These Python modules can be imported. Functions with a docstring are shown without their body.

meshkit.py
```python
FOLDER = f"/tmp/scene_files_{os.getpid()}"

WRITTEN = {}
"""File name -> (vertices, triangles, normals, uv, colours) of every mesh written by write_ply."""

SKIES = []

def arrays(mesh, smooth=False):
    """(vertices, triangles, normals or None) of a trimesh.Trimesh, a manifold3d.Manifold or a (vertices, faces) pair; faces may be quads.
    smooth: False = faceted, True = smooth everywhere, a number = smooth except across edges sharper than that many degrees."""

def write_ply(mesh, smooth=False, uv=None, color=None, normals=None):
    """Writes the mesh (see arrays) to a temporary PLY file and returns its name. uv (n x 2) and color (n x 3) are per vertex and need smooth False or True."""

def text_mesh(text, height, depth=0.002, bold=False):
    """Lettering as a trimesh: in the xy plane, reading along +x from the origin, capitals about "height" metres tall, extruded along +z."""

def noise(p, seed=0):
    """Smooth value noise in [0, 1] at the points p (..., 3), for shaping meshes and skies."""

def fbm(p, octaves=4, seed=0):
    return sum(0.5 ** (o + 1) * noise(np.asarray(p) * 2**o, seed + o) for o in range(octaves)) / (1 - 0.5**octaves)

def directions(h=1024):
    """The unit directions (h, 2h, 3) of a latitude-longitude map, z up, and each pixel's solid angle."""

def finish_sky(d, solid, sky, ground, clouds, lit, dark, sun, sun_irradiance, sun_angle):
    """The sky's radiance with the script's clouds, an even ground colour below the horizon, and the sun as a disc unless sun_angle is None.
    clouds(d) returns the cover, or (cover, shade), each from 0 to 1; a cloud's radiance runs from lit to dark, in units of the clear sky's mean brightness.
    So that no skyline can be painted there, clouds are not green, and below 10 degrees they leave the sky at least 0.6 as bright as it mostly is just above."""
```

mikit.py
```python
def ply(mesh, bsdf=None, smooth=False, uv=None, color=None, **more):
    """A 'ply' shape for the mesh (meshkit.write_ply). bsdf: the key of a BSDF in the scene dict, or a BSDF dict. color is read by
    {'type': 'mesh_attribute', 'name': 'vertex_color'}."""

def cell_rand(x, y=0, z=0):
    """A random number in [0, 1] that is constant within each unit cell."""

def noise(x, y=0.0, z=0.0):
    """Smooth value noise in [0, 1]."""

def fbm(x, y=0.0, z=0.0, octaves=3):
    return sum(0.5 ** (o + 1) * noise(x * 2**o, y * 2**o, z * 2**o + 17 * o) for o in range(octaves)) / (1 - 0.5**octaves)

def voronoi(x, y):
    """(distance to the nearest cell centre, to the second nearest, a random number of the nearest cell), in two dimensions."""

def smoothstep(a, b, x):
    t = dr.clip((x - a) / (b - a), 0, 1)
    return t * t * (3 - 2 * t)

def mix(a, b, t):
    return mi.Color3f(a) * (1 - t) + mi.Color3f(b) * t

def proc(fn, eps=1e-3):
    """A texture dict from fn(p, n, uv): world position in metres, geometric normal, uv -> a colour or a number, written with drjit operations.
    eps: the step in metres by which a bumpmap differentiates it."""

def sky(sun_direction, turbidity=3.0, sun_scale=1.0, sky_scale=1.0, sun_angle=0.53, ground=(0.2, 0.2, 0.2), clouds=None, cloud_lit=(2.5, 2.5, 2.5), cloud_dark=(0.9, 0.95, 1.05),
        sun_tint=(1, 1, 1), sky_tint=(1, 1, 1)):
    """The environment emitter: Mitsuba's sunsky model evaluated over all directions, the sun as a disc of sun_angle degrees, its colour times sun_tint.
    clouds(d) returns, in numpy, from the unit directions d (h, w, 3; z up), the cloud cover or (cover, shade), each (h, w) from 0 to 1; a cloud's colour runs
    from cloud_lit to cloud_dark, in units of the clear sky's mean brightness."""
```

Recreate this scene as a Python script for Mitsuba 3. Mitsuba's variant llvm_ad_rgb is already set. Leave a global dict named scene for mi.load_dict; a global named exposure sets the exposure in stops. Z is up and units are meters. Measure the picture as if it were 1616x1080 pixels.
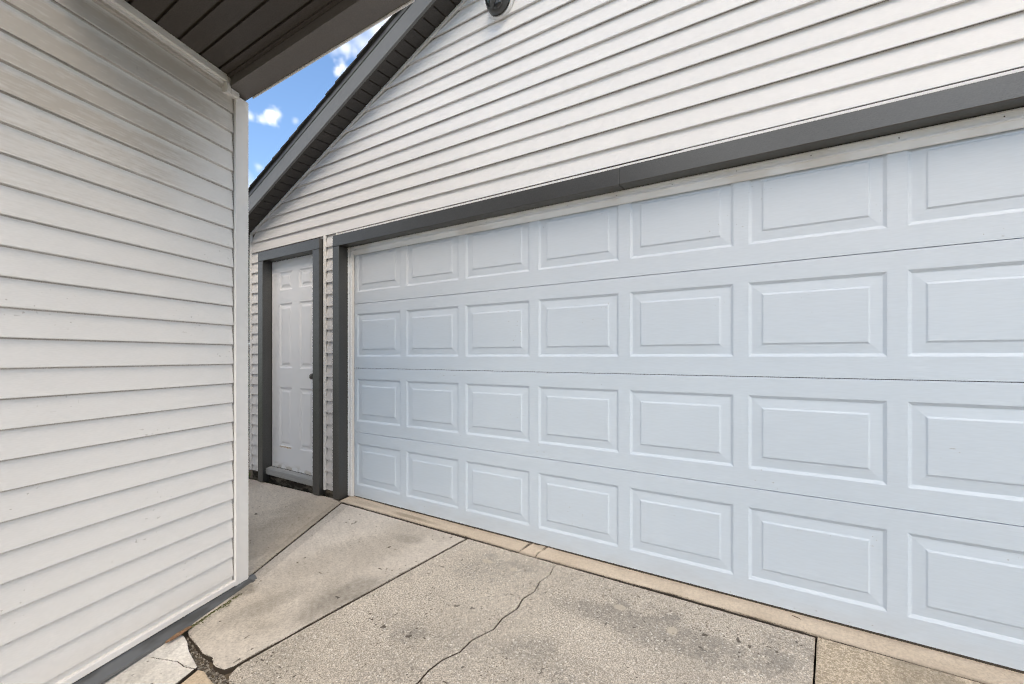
import math, random
import numpy as np, trimesh, drjit as dr, mitsuba as mi
import mikit, meshkit
from mikit import noise, fbm, voronoi, smoothstep, mix, cell_rand
from shapely.geometry import Polygon, LineString, box as sbox
from shapely.ops import split as ssplit

rng = np.random.default_rng(7)
T = mi.ScalarTransform4f
scene, labels = {'type': 'scene'}, {}

# ------------------------------------------------------------------ camera, sky, exposure
# x runs along the garage wall to the right, y into the garage, z up; the garage door face is y = 0, its foot z = 0
F, CX, HY, W, H = 720.0, 808.0, 563.0, 1616.0, 1080.0
GX = np.array([1082, -720.0]); GX /= np.linalg.norm(GX)
CAM = np.array([0.0, -2.444, 1.161])
FWD = np.array([GX[1], GX[0], 0.0])
scene['camera'] = {
    'type': 'perspective', 'fov': 2 * math.degrees(math.atan(CX / F)), 'fov_axis': 'x', 'near_clip': 0.05, 'far_clip': 3000.0,
    'principal_point_offset_y': (H / 2 - HY) / H,
    'to_world': T().look_at(origin=CAM.tolist(), target=(CAM + FWD).tolist(), up=[0, 0, 1]),
    'film': {'type': 'hdrfilm', 'width': 1024, 'height': 684, 'rfilter': {'type': 'gaussian'}},
    'sampler': {'type': 'independent', 'sample_count': 64}}


def sky_dir(px, py):
    X, Y = (px - CX) / F, (HY - py) / F
    d = np.array([X * GX[0] + GX[1], -X * GX[1] + GX[0], Y])
    return d / np.linalg.norm(d)


PUFFS = [((427, 180), .0125, 1.0, 3.4), ((412, 187), .009, .75, 3.4), ((432, 186), .009, .9, 3.4), ((396, 185), .007, .5, 3.0), ((541, 102), .014, 1.0, 3.2), ((535, 112), .009, .9, 3.2), ((545, 74), .018, .55, 2.0), ((562, 80), .014, .5, 2.4),
         ((572, 70), .026, .5, 1.0), ((596, 48), .036, .55, 0.8), ((618, 22), .040, .8, 0.6), ((528, 80), .012, .3, 1.6), ((407, 263), .007, .35, 3.0), ((466, 192), .005, .25, 3.0)]


def clouds(d):
    q = d / np.maximum(d[..., 2:3] + 0.25, 0.12)
    n1 = meshkit.fbm(q * 1.5 + [62.6, 7.7, 0.0], 6, seed=11)
    cover = np.clip((n1 - 0.44) / 0.13, 0, 1) ** 0.9
    fine = meshkit.fbm(d * 60.0, 5, seed=5)
    for (px, py), r, a, g in PUFFS:
        ang = np.arccos(np.clip(d @ sky_dir(px, py), -1, 1)) / r
        cover = np.maximum(cover, a * np.clip((1.30 - ang + (fine - 0.5) * g) / 1.35, 0, 1) ** 1.3)
    shade = np.clip((meshkit.fbm(q * 2.6 + 9.0, 4, seed=3) - 0.40) / 0.5, 0, 1) * 0.55
    return cover, shade


scene['sky'] = mikit.sky([0.42, -0.52, 0.74], turbidity=3, sun_scale=0.22, sun_angle=34, clouds=clouds, cloud_lit=(2.7, 2.68, 2.66), cloud_dark=(1.25, 1.28, 1.33), ground=(0.24, 0.22, 0.2))
exposure = 2.79

# ------------------------------------------------------------------ materials
HC = np.array([-2.589, -1.1655, 0.0])          # foot of the house corner
HU = np.array([0.3516, -0.9362, 0.0])          # along the house wall, towards the viewer
HN = np.array([0.9362, 0.3516, 0.0])           # out of the house wall


def principled(color, rough=0.6, spec=0.4, bump=None, scale=1.0, eps=1e-3, **kw):
    b = {'type': 'principled', 'base_color': mikit.proc(color) if callable(color) else {'type': 'rgb', 'value': list(color)},
         'roughness': mikit.proc(rough) if callable(rough) else rough, 'specular': spec, **kw}
    if bump is not None:
        b = {'type': 'bumpmap', 'tex': mikit.proc(bump, eps=eps), 'scale': scale, 'bsdf': b}
    return {'type': 'twosided', 'bsdf': b}


def lin(r, g, b):
    return tuple((((c / 255 + .055) / 1.055) ** 2.4 if c > 10 else c / 255 / 12.92) for c in (r, g, b))


def hu(p):
    return (p.x - HC[0]) * HU[0] + (p.y - HC[1]) * HU[1]


def grain_g(p):     # embossed vinyl grain, along x
    return 3.0 * noise(p.x * 2.1, 1, p.z * 3.0) + fbm(p.x * 9, p.y * 9, p.z * 330, octaves=2) + 0.6 * noise(p.x * 28, 0, p.z * 520)


def grain_h(p):
    u = hu(p)
    return 3.0 * noise(u * 2.1, 1, p.z * 3.0) + fbm(u * 9, 3.0, p.z * 330, octaves=2) + 0.6 * noise(u * 28, 0, p.z * 520)


def vinyl_g(p, n, uv):
    c = mix((0.685, 0.675, 0.667), (0.72, 0.712, 0.705), noise(p.x * 1.7, 2, p.z * 2.3))
    left = smoothstep(-1.6, -4.2, p.x)                                    # browner and darker towards the left end
    d = left * (0.45 + 0.55 * fbm(p.x * 3, 1, p.z * 9))
    return mix(c, (0.50, 0.445, 0.40), d * 0.45) * (0.97 + 0.05 * noise(p.x * 120, p.y * 120, p.z * 300))


def vinyl_h(p, n, uv):
    u, z = hu(p), p.z
    c = mix((0.67, 0.66, 0.65), (0.71, 0.70, 0.69), noise(u * 1.6, 4, z * 2.0))
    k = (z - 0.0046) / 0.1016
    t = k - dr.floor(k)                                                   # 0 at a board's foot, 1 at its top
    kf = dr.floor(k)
    zc = 0.0046 + (kf + 0.5) * 0.1016                                     # grime sits board by board
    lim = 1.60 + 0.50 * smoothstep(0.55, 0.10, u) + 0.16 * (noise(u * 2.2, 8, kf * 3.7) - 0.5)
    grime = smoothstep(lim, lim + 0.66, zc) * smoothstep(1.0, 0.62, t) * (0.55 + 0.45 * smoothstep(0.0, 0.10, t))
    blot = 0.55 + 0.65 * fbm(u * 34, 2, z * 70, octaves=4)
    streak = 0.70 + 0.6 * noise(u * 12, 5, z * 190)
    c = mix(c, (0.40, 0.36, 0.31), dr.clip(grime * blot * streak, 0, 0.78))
    c = mix(c, (0.30, 0.265, 0.225), 0.72 * smoothstep(0.945, 0.975, t) * (0.6 + 0.6 * fbm(u * 9, 6, k)))  # shadow line under each lap, painted into the colour at the board's top
    low = smoothstep(0.10, -0.05, z) * (0.35 + 0.5 * fbm(u * 7, 3, z * 22))
    c = mix(c, (0.52, 0.46, 0.40), low * 0.5)
    speck = smoothstep(0.90, 0.95, noise(u * 80, 9, z * 80)) * smoothstep(0.70, 0.85, noise(u * 6, 1, z * 6))
    return mix(c, (0.30, 0.27, 0.24), speck * 0.5) * (0.975 + 0.05 * noise(u * 120, 4, z * 300))


scene['vinyl_garage'] = principled(vinyl_g, 0.48, 0.35, lambda p, n, uv: grain_g(p), 0.00045)
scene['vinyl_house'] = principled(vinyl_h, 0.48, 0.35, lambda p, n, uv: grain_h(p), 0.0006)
scene['vinyl_trim'] = principled(lambda p, n, uv: mix((0.665, 0.65, 0.635), (0.725, 0.715, 0.70), fbm(p.x * 5, p.y * 5, p.z * 3)) , 0.45, 0.4)


def white_stop_c(p, n, uv):
    c = mix((0.74, 0.765, 0.79), (0.79, 0.81, 0.83), fbm(p.x * 4, p.y * 20, p.z * 4))
    d = smoothstep(0.50, 0.72, fbm(p.x * 3.5, 7, p.z * 5)) * smoothstep(1.9, 2.03, p.z) + 0.6 * smoothstep(0.10, 0.0, p.z)
    c = mix(c, (0.60, 0.545, 0.45), 0.14 * smoothstep(1.90, 1.99, p.z))
    return mix(c, (0.40, 0.31, 0.20), dr.clip(d * 0.28, 0, 0.4))


scene['white_stop'] = principled(white_stop_c, 0.5, 0.4)
scene['stop_flap'] = principled((0.62, 0.60, 0.57), 0.7, 0.2)


def door_grain(p):
    s = noise(p.x * 1.3, 1, p.z * 6.0)
    return fbm(p.x * 24 + 3 * s, p.y * 30, p.z * 260 + 9 * s, octaves=2) + 0.5 * noise(p.x * 70, p.y * 60, p.z * 600)


def door_c(p, n, uv):
    c = mix((0.502, 0.576, 0.652), (0.553, 0.628, 0.704), fbm(p.x * 1.1, 3, p.z * 1.6))
    d = smoothstep(1.25, 2.05, p.z) * smoothstep(-1.2, -3.2, p.x)
    c = mix(c, (0.56, 0.535, 0.50), 0.55 * d)
    c = mix(c, (0.585, 0.605, 0.635), 0.45 * smoothstep(1.0, 1.9, p.z))
    d2 = smoothstep(0.16, 0.0, p.z) * fbm(p.x * 9, 1, p.z * 14)
    c = mix(c, (0.42, 0.40, 0.38), 0.35 * d2)
    sp = smoothstep(0.93, 0.96, noise(p.x * 75, 2, p.z * 75)) * smoothstep(0.78, 0.9, noise(p.x * 5, 2, p.z * 5))
    c = mix(c, (0.33, 0.30, 0.27), 0.5 * sp)
    return c * (0.975 + 0.05 * noise(p.x * 40, p.y * 50, p.z * 420))


scene['door_steel'] = principled(door_c, 0.50, 0.40, lambda p, n, uv: door_grain(p), 0.0010)
scene['entry_paint'] = principled(lambda p, n, uv: mix(mix((0.71, 0.715, 0.725), (0.76, 0.765, 0.775), fbm(p.x * 3, 1, p.z * 3)), (0.42, 0.36, 0.28),
                                  0.7 * smoothstep(0.16, 0.085, p.z) * smoothstep(0.42, 0.7, fbm(p.x * 16, 2, p.z * 30))), 0.5, 0.4)
scene['rust_paint'] = principled(lambda p, n, uv: mix((0.62, 0.56, 0.46), (0.42, 0.29, 0.15), smoothstep(0.4, 0.7, fbm(p.x * 60, 2, p.z * 80))), 0.7, 0.2)
scene['grey_trim'] = principled(lambda p, n, uv: mix((0.106, 0.104, 0.099), (0.132, 0.131, 0.127), fbm(p.x * 2.2, p.y * 8, p.z * 2.2)) * (0.86 + 0.28 * noise(p.x * 260, p.y * 260, p.z * 260)),
                                0.40, 1.0, lambda p, n, uv: noise(p.x * 420, p.y * 420, p.z * 420) + 2.5 * noise(p.x * 5, p.y * 5, p.z * 5), 0.0003, metallic=0.88)
scene['fascia_metal'] = principled(lambda p, n, uv: mix((0.105, 0.108, 0.108), (0.14, 0.144, 0.145), fbm(p.x * 2, p.y * 6, p.z * 2)), 0.40, 0.5,
                                   lambda p, n, uv: noise(p.x * 6, p.y * 6, p.z * 6), 0.0015)
scene['soffit_vinyl'] = principled(lambda p, n, uv: mix((0.036, 0.032, 0.029), (0.050, 0.045, 0.041), fbm(p.x * 3, p.y * 3, p.z * 3)) * (0.78 + 0.44 * noise(p.x * 300, p.y * 120, p.z * 300)), 0.55, 0.4,
                                   lambda p, n, uv: noise(p.x * 300, p.y * 220, p.z * 300), 0.0006)
scene['porch_vinyl'] = principled(lambda p, n, uv: mix((0.048, 0.040, 0.034), (0.064, 0.054, 0.047), fbm(p.x * 2, p.y * 5, 1)) * (0.85 + 0.3 * noise(p.x * 160, p.y * 420, 2)), 0.5, 0.4,
                                  lambda p, n, uv: noise(p.x * 120, p.y * 480, 3), 0.0005)
scene['beam_metal'] = principled(lambda p, n, uv: mix((0.105, 0.094, 0.087), (0.132, 0.119, 0.110), fbm(p.x * 3, p.y * 9, p.z * 9)) * (0.88 + 0.24 * noise(p.x * 300, p.y * 300, p.z * 300)), 0.45, 0.45)
scene['dark_gap'] = principled((0.046, 0.037, 0.028), 0.9, 0.1)
scene['sheathing'] = principled((0.16, 0.14, 0.12), 0.9, 0.1)
scene['shingle'] = principled(lambda p, n, uv: mix((0.030, 0.031, 0.031), (0.095, 0.095, 0.090), noise(p.x * 220, p.y * 220, p.z * 220)) * (0.7 + 0.6 * fbm(p.x * 4, p.y * 4, p.z * 4)), 0.95, 0.1)
scene['shingle_pale'] = principled(lambda p, n, uv: mix((0.05, 0.05, 0.05), (0.15, 0.15, 0.14), noise(p.x * 220, p.y * 220, p.z * 220)), 0.95, 0.1)
scene['flashing'] = principled(lambda p, n, uv: mix((0.135, 0.140, 0.148), (0.075, 0.075, 0.074), smoothstep(0.35, 0.75, fbm(p.x * 9, p.y * 9, p.z * 40))), 0.42, 0.5, metallic=0.25)
scene['weathered_wood'] = principled(lambda p, n, uv: mix((0.235, 0.235, 0.225), (0.37, 0.37, 0.355), fbm(p.x * 5, p.y * 90, p.z * 170)), 0.8, 0.2, lambda p, n, uv: fbm(p.x * 5, p.y * 90, p.z * 170), 0.002)
scene['foundation_block'] = principled(lambda p, n, uv: mix((0.035, 0.030, 0.024), (0.15, 0.13, 0.10), smoothstep(0.35, 0.8, fbm(p.x * 22, p.y * 22, p.z * 40, octaves=4))), 0.95, 0.1,
                                 lambda p, n, uv: fbm(p.x * 60, p.y * 60, p.z * 60), 0.01)


def agg(p, s):
    a, b, r = voronoi(p.x * s, p.y * s)
    return a, b, r


def blob(p, x, y, rx, ry, soft=0.5):
    d = dr.sqrt(dr.square((p.x - x) / rx) + dr.square((p.y - y) / ry)) + 0.9 * (fbm(p.x * 9, p.y * 9, 4) - 0.5)
    return smoothstep(1.0 + soft, 1.0 - soft, d)


def drive_c(p, n, uv):
    a, b, r = agg(p, 235.0)
    a2, b2, r2 = agg(p, 120.0)
    c = mix((0.27, 0.242, 0.205), (0.535, 0.485, 0.42), r)
    c = mix(c, (0.62, 0.60, 0.56), smoothstep(0.93, 0.97, r2) * smoothstep(0.5, 0.3, a2))
    c = c * (0.72 + 0.45 * smoothstep(0.02, 0.35, b - a))
    big = fbm(p.x * 2.1, p.y * 2.1, 2, octaves=4)
    st = 0.75 * blob(p, -0.60, -0.42, 0.50, 0.13) + 0.55 * blob(p, -1.55, -0.36, 0.22, 0.16) + 0.5 * blob(p, -1.62, -0.98, 0.16, 0.10) + 0.35 * blob(p, -0.95, -0.22, 0.75, 0.08) \
        + 0.30 * blob(p, -0.9, -0.86, 0.20, 0.12) + 0.45 * blob(p, -0.12, -0.22, 0.13, 0.12) + 0.5 * smoothstep(0.52, 0.74, big)
    gr = 0.6 * r2 + 0.5 * fbm(p.x * 60, p.y * 60, 6, octaves=3)
    st = smoothstep(-0.15, 0.65, 1.20 * st - gr + 0.04) * 0.62
    pits = smoothstep(0.80, 0.90, noise(p.x * 150, p.y * 150, 8)) * (0.25 + 0.75 * smoothstep(0.35, 0.65, fbm(p.x * 4, p.y * 4, 3)))
    c = mix(c, (0.085, 0.073, 0.058), pits * 0.75)
    c = mix(c, (0.165, 0.157, 0.146), st)
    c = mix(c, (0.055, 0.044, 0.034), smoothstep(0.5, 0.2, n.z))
    pale = blob(p, -0.523, -0.39, 0.018, 0.026, 0.15) + blob(p, -1.60, -0.30, 0.04, 0.02, 0.2) + blob(p, -0.78, -0.34, 0.025, 0.018, 0.2) + blob(p, -1.42, -0.30, 0.02, 0.02, 0.2)
    c = mix(c, (0.44, 0.395, 0.325), dr.clip(pale, 0, 1) * 0.8)
    pit = smoothstep(0.87, 0.95, noise(p.x * 62, p.y * 62, 1)) * smoothstep(0.4, 0.7, noise(p.x * 7, p.y * 7, 2))
    return mix(c, (0.06, 0.05, 0.04), pit * 0.85) * (0.90 + 0.22 * fbm(p.x * 5, p.y * 5, 9))


def drive_b(p, n, uv):
    a, b, r = agg(p, 150.0)
    return 0.55 * (1 - a) * r + 0.5 * fbm(p.x * 70, p.y * 70, 1)


def smooth_c(base, dark, tint):
    def fn(p, n, uv):
        c = mix(dark, base, smoothstep(0.25, 0.72, fbm(p.x * 2.6, p.y * 2.6, tint, octaves=4)))
        w = noise(p.x * 40 + p.y * 70, p.y * 30, 3)
        c = c * (0.66 + 0.46 * fbm(p.x * 130, p.y * 130, tint) + 0.10 * w + 0.14 * noise(p.x * 260, p.y * 260, 1))
        st = 0.55 * blob(p, -2.02, -0.98, 0.10, 0.20) + 0.6 * blob(p, -2.52, -1.22, 0.07, 0.06) + 0.35 * blob(p, -2.22, -0.32, 0.10, 0.05) + 0.3 * blob(p, -2.28, -1.25, 0.06, 0.18)
        c = mix(c, (0.105, 0.098, 0.085), dr.clip(st * (0.3 + 0.9 * fbm(p.x * 45, p.y * 45, 4)), 0, 0.6))
        pit = smoothstep(0.88, 0.95, noise(p.x * 48, p.y * 48, 1)) * smoothstep(0.55, 0.75, noise(p.x * 9, p.y * 9, 2))
        # tooled borders along the slanting joint
        dj = dr.abs((p.x + 3.215) * 0.874 + (p.y + 0.09) * 0.487)
        c = c * (1 - 0.16 * smoothstep(0.078, 0.070, dj) * (0.6 + 0.8 * fbm(p.x * 20, p.y * 20, 3)))
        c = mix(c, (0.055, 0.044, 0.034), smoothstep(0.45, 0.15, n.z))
        return mix(c, (0.05, 0.042, 0.034), pit * 0.85)
    return fn


def smooth_b(p, n, uv):
    pit = smoothstep(0.86, 0.95, noise(p.x * 48, p.y * 48, 1)) * smoothstep(0.55, 0.75, noise(p.x * 9, p.y * 9, 2))
    return fbm(p.x * 160, p.y * 160, 1) * 0.5 - 1.2 * pit + 0.8 * fbm(p.x * 14, p.y * 14, 5)


scene['concrete_aggregate'] = principled(drive_c, 0.9, 0.2, drive_b, 0.0026)
scene['concrete_smooth'] = principled(smooth_c((0.475, 0.435, 0.385), (0.37, 0.335, 0.290), 1.0), 0.9, 0.2, smooth_b, 0.0022)
scene['concrete_walk'] = principled(smooth_c((0.50, 0.435, 0.355), (0.35, 0.30, 0.24), 6.0), 0.9, 0.2, smooth_b, 0.0026)
scene['concrete_pale'] = principled(smooth_c((0.62, 0.60, 0.565), (0.52, 0.495, 0.455), 3.0), 0.9, 0.2, smooth_b, 0.0030)
scene['concrete_tan'] = principled(smooth_c((0.48, 0.395, 0.295), (0.36, 0.29, 0.21), 2.0), 0.9, 0.2, smooth_b, 0.0026)


def tan_agg(p, n, uv):
    a, b, r = agg(p, 140.0)
    c = mix((0.28, 0.232, 0.172), (0.525, 0.45, 0.35), r) * (0.78 + 0.35 * smoothstep(0.02, 0.35, b - a))
    st = smoothstep(0.5, 0.75, fbm(p.x * 3.5, p.y * 3.5, 5, octaves=4)) * (0.3 + 0.9 * fbm(p.x * 40, p.y * 40, 2))
    return mix(c, (0.16, 0.14, 0.11), dr.clip(st * 0.7, 0, 0.6))


scene['concrete_tan_aggregate'] = principled(tan_agg, 0.9, 0.2, drive_b, 0.0022)


def apron_c(p, n, uv):
    c = mix((0.40, 0.335, 0.26), (0.55, 0.475, 0.385), fbm(p.x * 5, p.y * 9, 1, octaves=4)) * (0.80 + 0.40 * fbm(p.x * 160, p.y * 160, 2))
    dk = smoothstep(-0.095, -0.118, p.y) * (0.35 + 0.8 * fbm(p.x * 22, p.y * 22, 3)) + 0.55 * smoothstep(-0.045, -0.005, p.y) * fbm(p.x * 12, p.y * 40, 8)
    dk = dk + 0.8 * blob(p, -2.45, -0.07, 0.22, 0.02, 0.6) + 0.5 * blob(p, -2.9, -0.06, 0.2, 0.03, 0.6)
    c = mix(c, (0.13, 0.105, 0.078), dr.clip(dk * 0.62, 0, 0.8))
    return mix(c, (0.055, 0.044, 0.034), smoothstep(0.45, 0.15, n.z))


scene['concrete_apron'] = principled(apron_c, 0.9, 0.2, smooth_b, 0.0022)
scene['soil'] = principled(lambda p, n, uv: mix((0.055, 0.043, 0.032), (0.185, 0.150, 0.112), fbm(p.x * 55, p.y * 55, 1, octaves=4)), 0.95, 0.1, lambda p, n, uv: fbm(p.x * 60, p.y * 60, 1), 0.006)


def ground_c(p, n, uv):
    g = mix((0.055, 0.075, 0.028), (0.11, 0.125, 0.05), fbm(p.x * 0.8, p.y * 0.8, 1, octaves=4))
    near = smoothstep(10.0, 7.0, dr.sqrt(dr.square(p.x) + dr.square(p.y)))
    return mix(g, mix((0.045, 0.036, 0.027), (0.12, 0.10, 0.075), fbm(p.x * 40, p.y * 40, 2)), near)


scene['earth'] = principled(ground_c, 0.95, 0.1)
scene['moss_green'] = principled(lambda p, n, uv: mix((0.050, 0.052, 0.024), (0.120, 0.125, 0.060), noise(p.x * 120, p.y * 120, p.z * 120)), 0.95, 0.1)
scene['pebble'] = principled(lambda p, n, uv: mix((0.07, 0.06, 0.05), (0.36, 0.33, 0.29), cell_rand(p.x * 90, p.y * 90, 3)), 0.9, 0.2)
scene['leaf_green'] = {'type': 'principledthin', 'base_color': {'type': 'rgb', 'value': [0.10, 0.17, 0.045]}, 'roughness': 0.6, 'diff_trans': 0.6}
scene['hedge_leaf'] = {'type': 'principledthin', 'base_color': {'type': 'rgb', 'value': [0.045, 0.075, 0.022]}, 'roughness': 0.6, 'diff_trans': 0.5}
scene['bark_brown'] = principled(lambda p, n, uv: mix((0.06, 0.034, 0.020), (0.34, 0.205, 0.125), fbm(p.x * 130, p.y * 130, p.z * 130)), 0.85, 0.2)
scene['twig_brown'] = principled((0.085, 0.060, 0.040), 0.85, 0.2)
scene['cam_grey'] = principled((0.058, 0.060, 0.062), 0.38, 0.5)
scene['cam_dark'] = principled((0.010, 0.011, 0.013), 0.12, 0.6, clearcoat=0.8)
scene['cam_white'] = principled((0.72, 0.72, 0.72), 0.4, 0.5)
scene['lens_blue'] = principled((0.02, 0.06, 0.07), 0.08, 0.9, clearcoat=1.0)
scene['knob_metal'] = principled((0.13, 0.12, 0.11), 0.3, 0.5, metallic=0.9)
scene['rubber'] = principled((0.060, 0.052, 0.043), 0.7, 0.3)

# ------------------------------------------------------------------ mesh helpers
counts = {}


def add(name, mesh, mat, smooth=False, parent=None):
    key = (parent + '__' if parent else '') + name
    n = counts.get(key, 0)
    counts[key] = n + 1
    if n:
        key += '_%03d' % n
    scene[key] = mikit.ply(mesh, mat, smooth=smooth)
    return key


def tag(key, label=None, category=None, group=None, kind=None):
    labels[key] = {k: v for k, v in dict(label=label, category=category, group=group, kind=kind).items() if v}


def cbox(lo, hi, b=0.002):
    """a box with chamfered edges"""
    lo, hi = np.minimum(lo, hi), np.maximum(lo, hi)
    b = min(b, 0.45 * float((hi - lo).min()))
    pts = []
    for s in np.ndindex(2, 2, 2):
        for ax in range(3):
            p = [(lo[k] + b if s[k] == 0 else hi[k] - b) for k in range(3)]
            p[ax] = lo[ax] if s[ax] == 0 else hi[ax]
            pts.append(p)
    return trimesh.convex.convex_hull(np.array(pts))


def frame(mesh, o, ex, ey, ez):
    """local (x, y, z) -> o + x ex + y ey + z ez"""
    m = mesh.copy()
    v = np.asarray(m.vertices)
    m.vertices = np.asarray(o) + v[:, :1] * np.asarray(ex, float) + v[:, 1:2] * np.asarray(ey, float) + v[:, 2:3] * np.asarray(ez, float)
    if np.dot(np.cross(ex, ey), ez) < 0:
        m.invert()
    return m


def hbox(u0, u1, o0, o1, z0, z1, b=0.002):
    """box in the frame of the house wall: u along, o outward"""
    return frame(cbox([u0, o0, z0], [u1, o1, z1], b), HC, HU, HN, [0, 0, 1])


def prism(poly2d, lo, hi):
    """polygon (a, b) extruded along the third local axis from lo to hi"""
    m = trimesh.creation.extrude_polygon(Polygon(poly2d) if not isinstance(poly2d, Polygon) else poly2d, hi - lo, engine='earcut')
    m.apply_translation([0, 0, lo])
    return m


EXP = 0.1016
BD = 0.0205                                           # how far a board's foot stands out


def board_profile(kind, h, foot=0.0, BD=BD):
    """(outward, up) outline of one course of lap siding; kind 0 has a hooked butt, kind 1 a folded crease"""
    top = BD - (BD - 0.0025) * (h + foot) / EXP
    bot = BD - (BD - 0.0025) * foot / EXP
    if foot > 0.002:
        return [(0.0008, 0), (bot, 0), (top, h), (0.0008, h)]
    if kind == 0:
        return [(0.0008, 0.006), (BD - 0.0055, 0.006), (BD - 0.0050, 0.0), (BD - 0.0015, -0.0006), (BD - 0.0002, 0.0006), (BD, 0.003), (top, h), (0.0008, h)]
    return [(0.0008, 0.0024), (0.0035, 0.0022), (BD - 0.0027, -0.0004), (BD - 0.0007, -0.0002), (BD, 0.0025), (top, h), (0.0008, h)]


def siding(xa, xb, prof, place, cut=None, parent=None, mat='vinyl_garage', seams=(), cutr=None):
    """boards from xa to xb (split at the seams); cut(z_local, x) moves the left end"""
    xs = [xa] + [s for s in seams if xa + .1 < s < xb - .1] + [xb]
    keys = []
    for i, (a, b) in enumerate(zip(xs[:-1], xs[1:])):
        pr = [(o + (0.0014 if i % 2 else 0), z) for o, z in prof]
        m = prism(pr, 0.0, 1.0)
        v = np.array(m.vertices)
        left = a - (0.012 if i % 2 else 0.0)
        e0 = np.full(len(v), left) if cut is None or i > 0 else cut(v[:, 1])
        e1 = cutr(v[:, 1]) if cutr is not None and i == len(xs) - 2 else b
        x = e0 + v[:, 2] * (e1 - e0)
        m.vertices = np.stack([x, v[:, 0], v[:, 1]], 1)
        m.fix_normals()
        keys.append(add('siding_board', place(m), mat, 28, parent))
    return keys


# ------------------------------------------------------------------ ground, slabs
def gz(x, y):
    y = np.clip(y, -7.5, -0.115)
    return -0.030 + 0.042 * (y + 0.115) - 0.026 * np.clip(-3.30 - np.asarray(x, float), 0, 1.6) * np.clip((np.asarray(y) + 1.6) / 1.0, 0, 1)


ys = np.array([-400, -60, -12, -7.5, -5, -2, -0.115, 3, 12, 60, 400.0])
xs = np.array([-400, -60, -12, -5, -3.3, 0, 5, 12, 60, 400.0])
gx, gy = np.meshgrid(xs, ys)
gv = np.stack([gx, gy, gz(gx, gy) - 0.10], -1).reshape(-1, 3)
ii, jj = np.meshgrid(np.arange(len(ys) - 1), np.arange(len(xs) - 1), indexing='ij')
q = (ii * len(xs) + jj).ravel()
gf = np.stack([q, q + 1, q + 1 + len(xs), q + len(xs)], 1)
add('ground', (gv, gf), 'earth', True)
tag('ground', 'dark soil and grass around the concrete', kind='structure')


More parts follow.
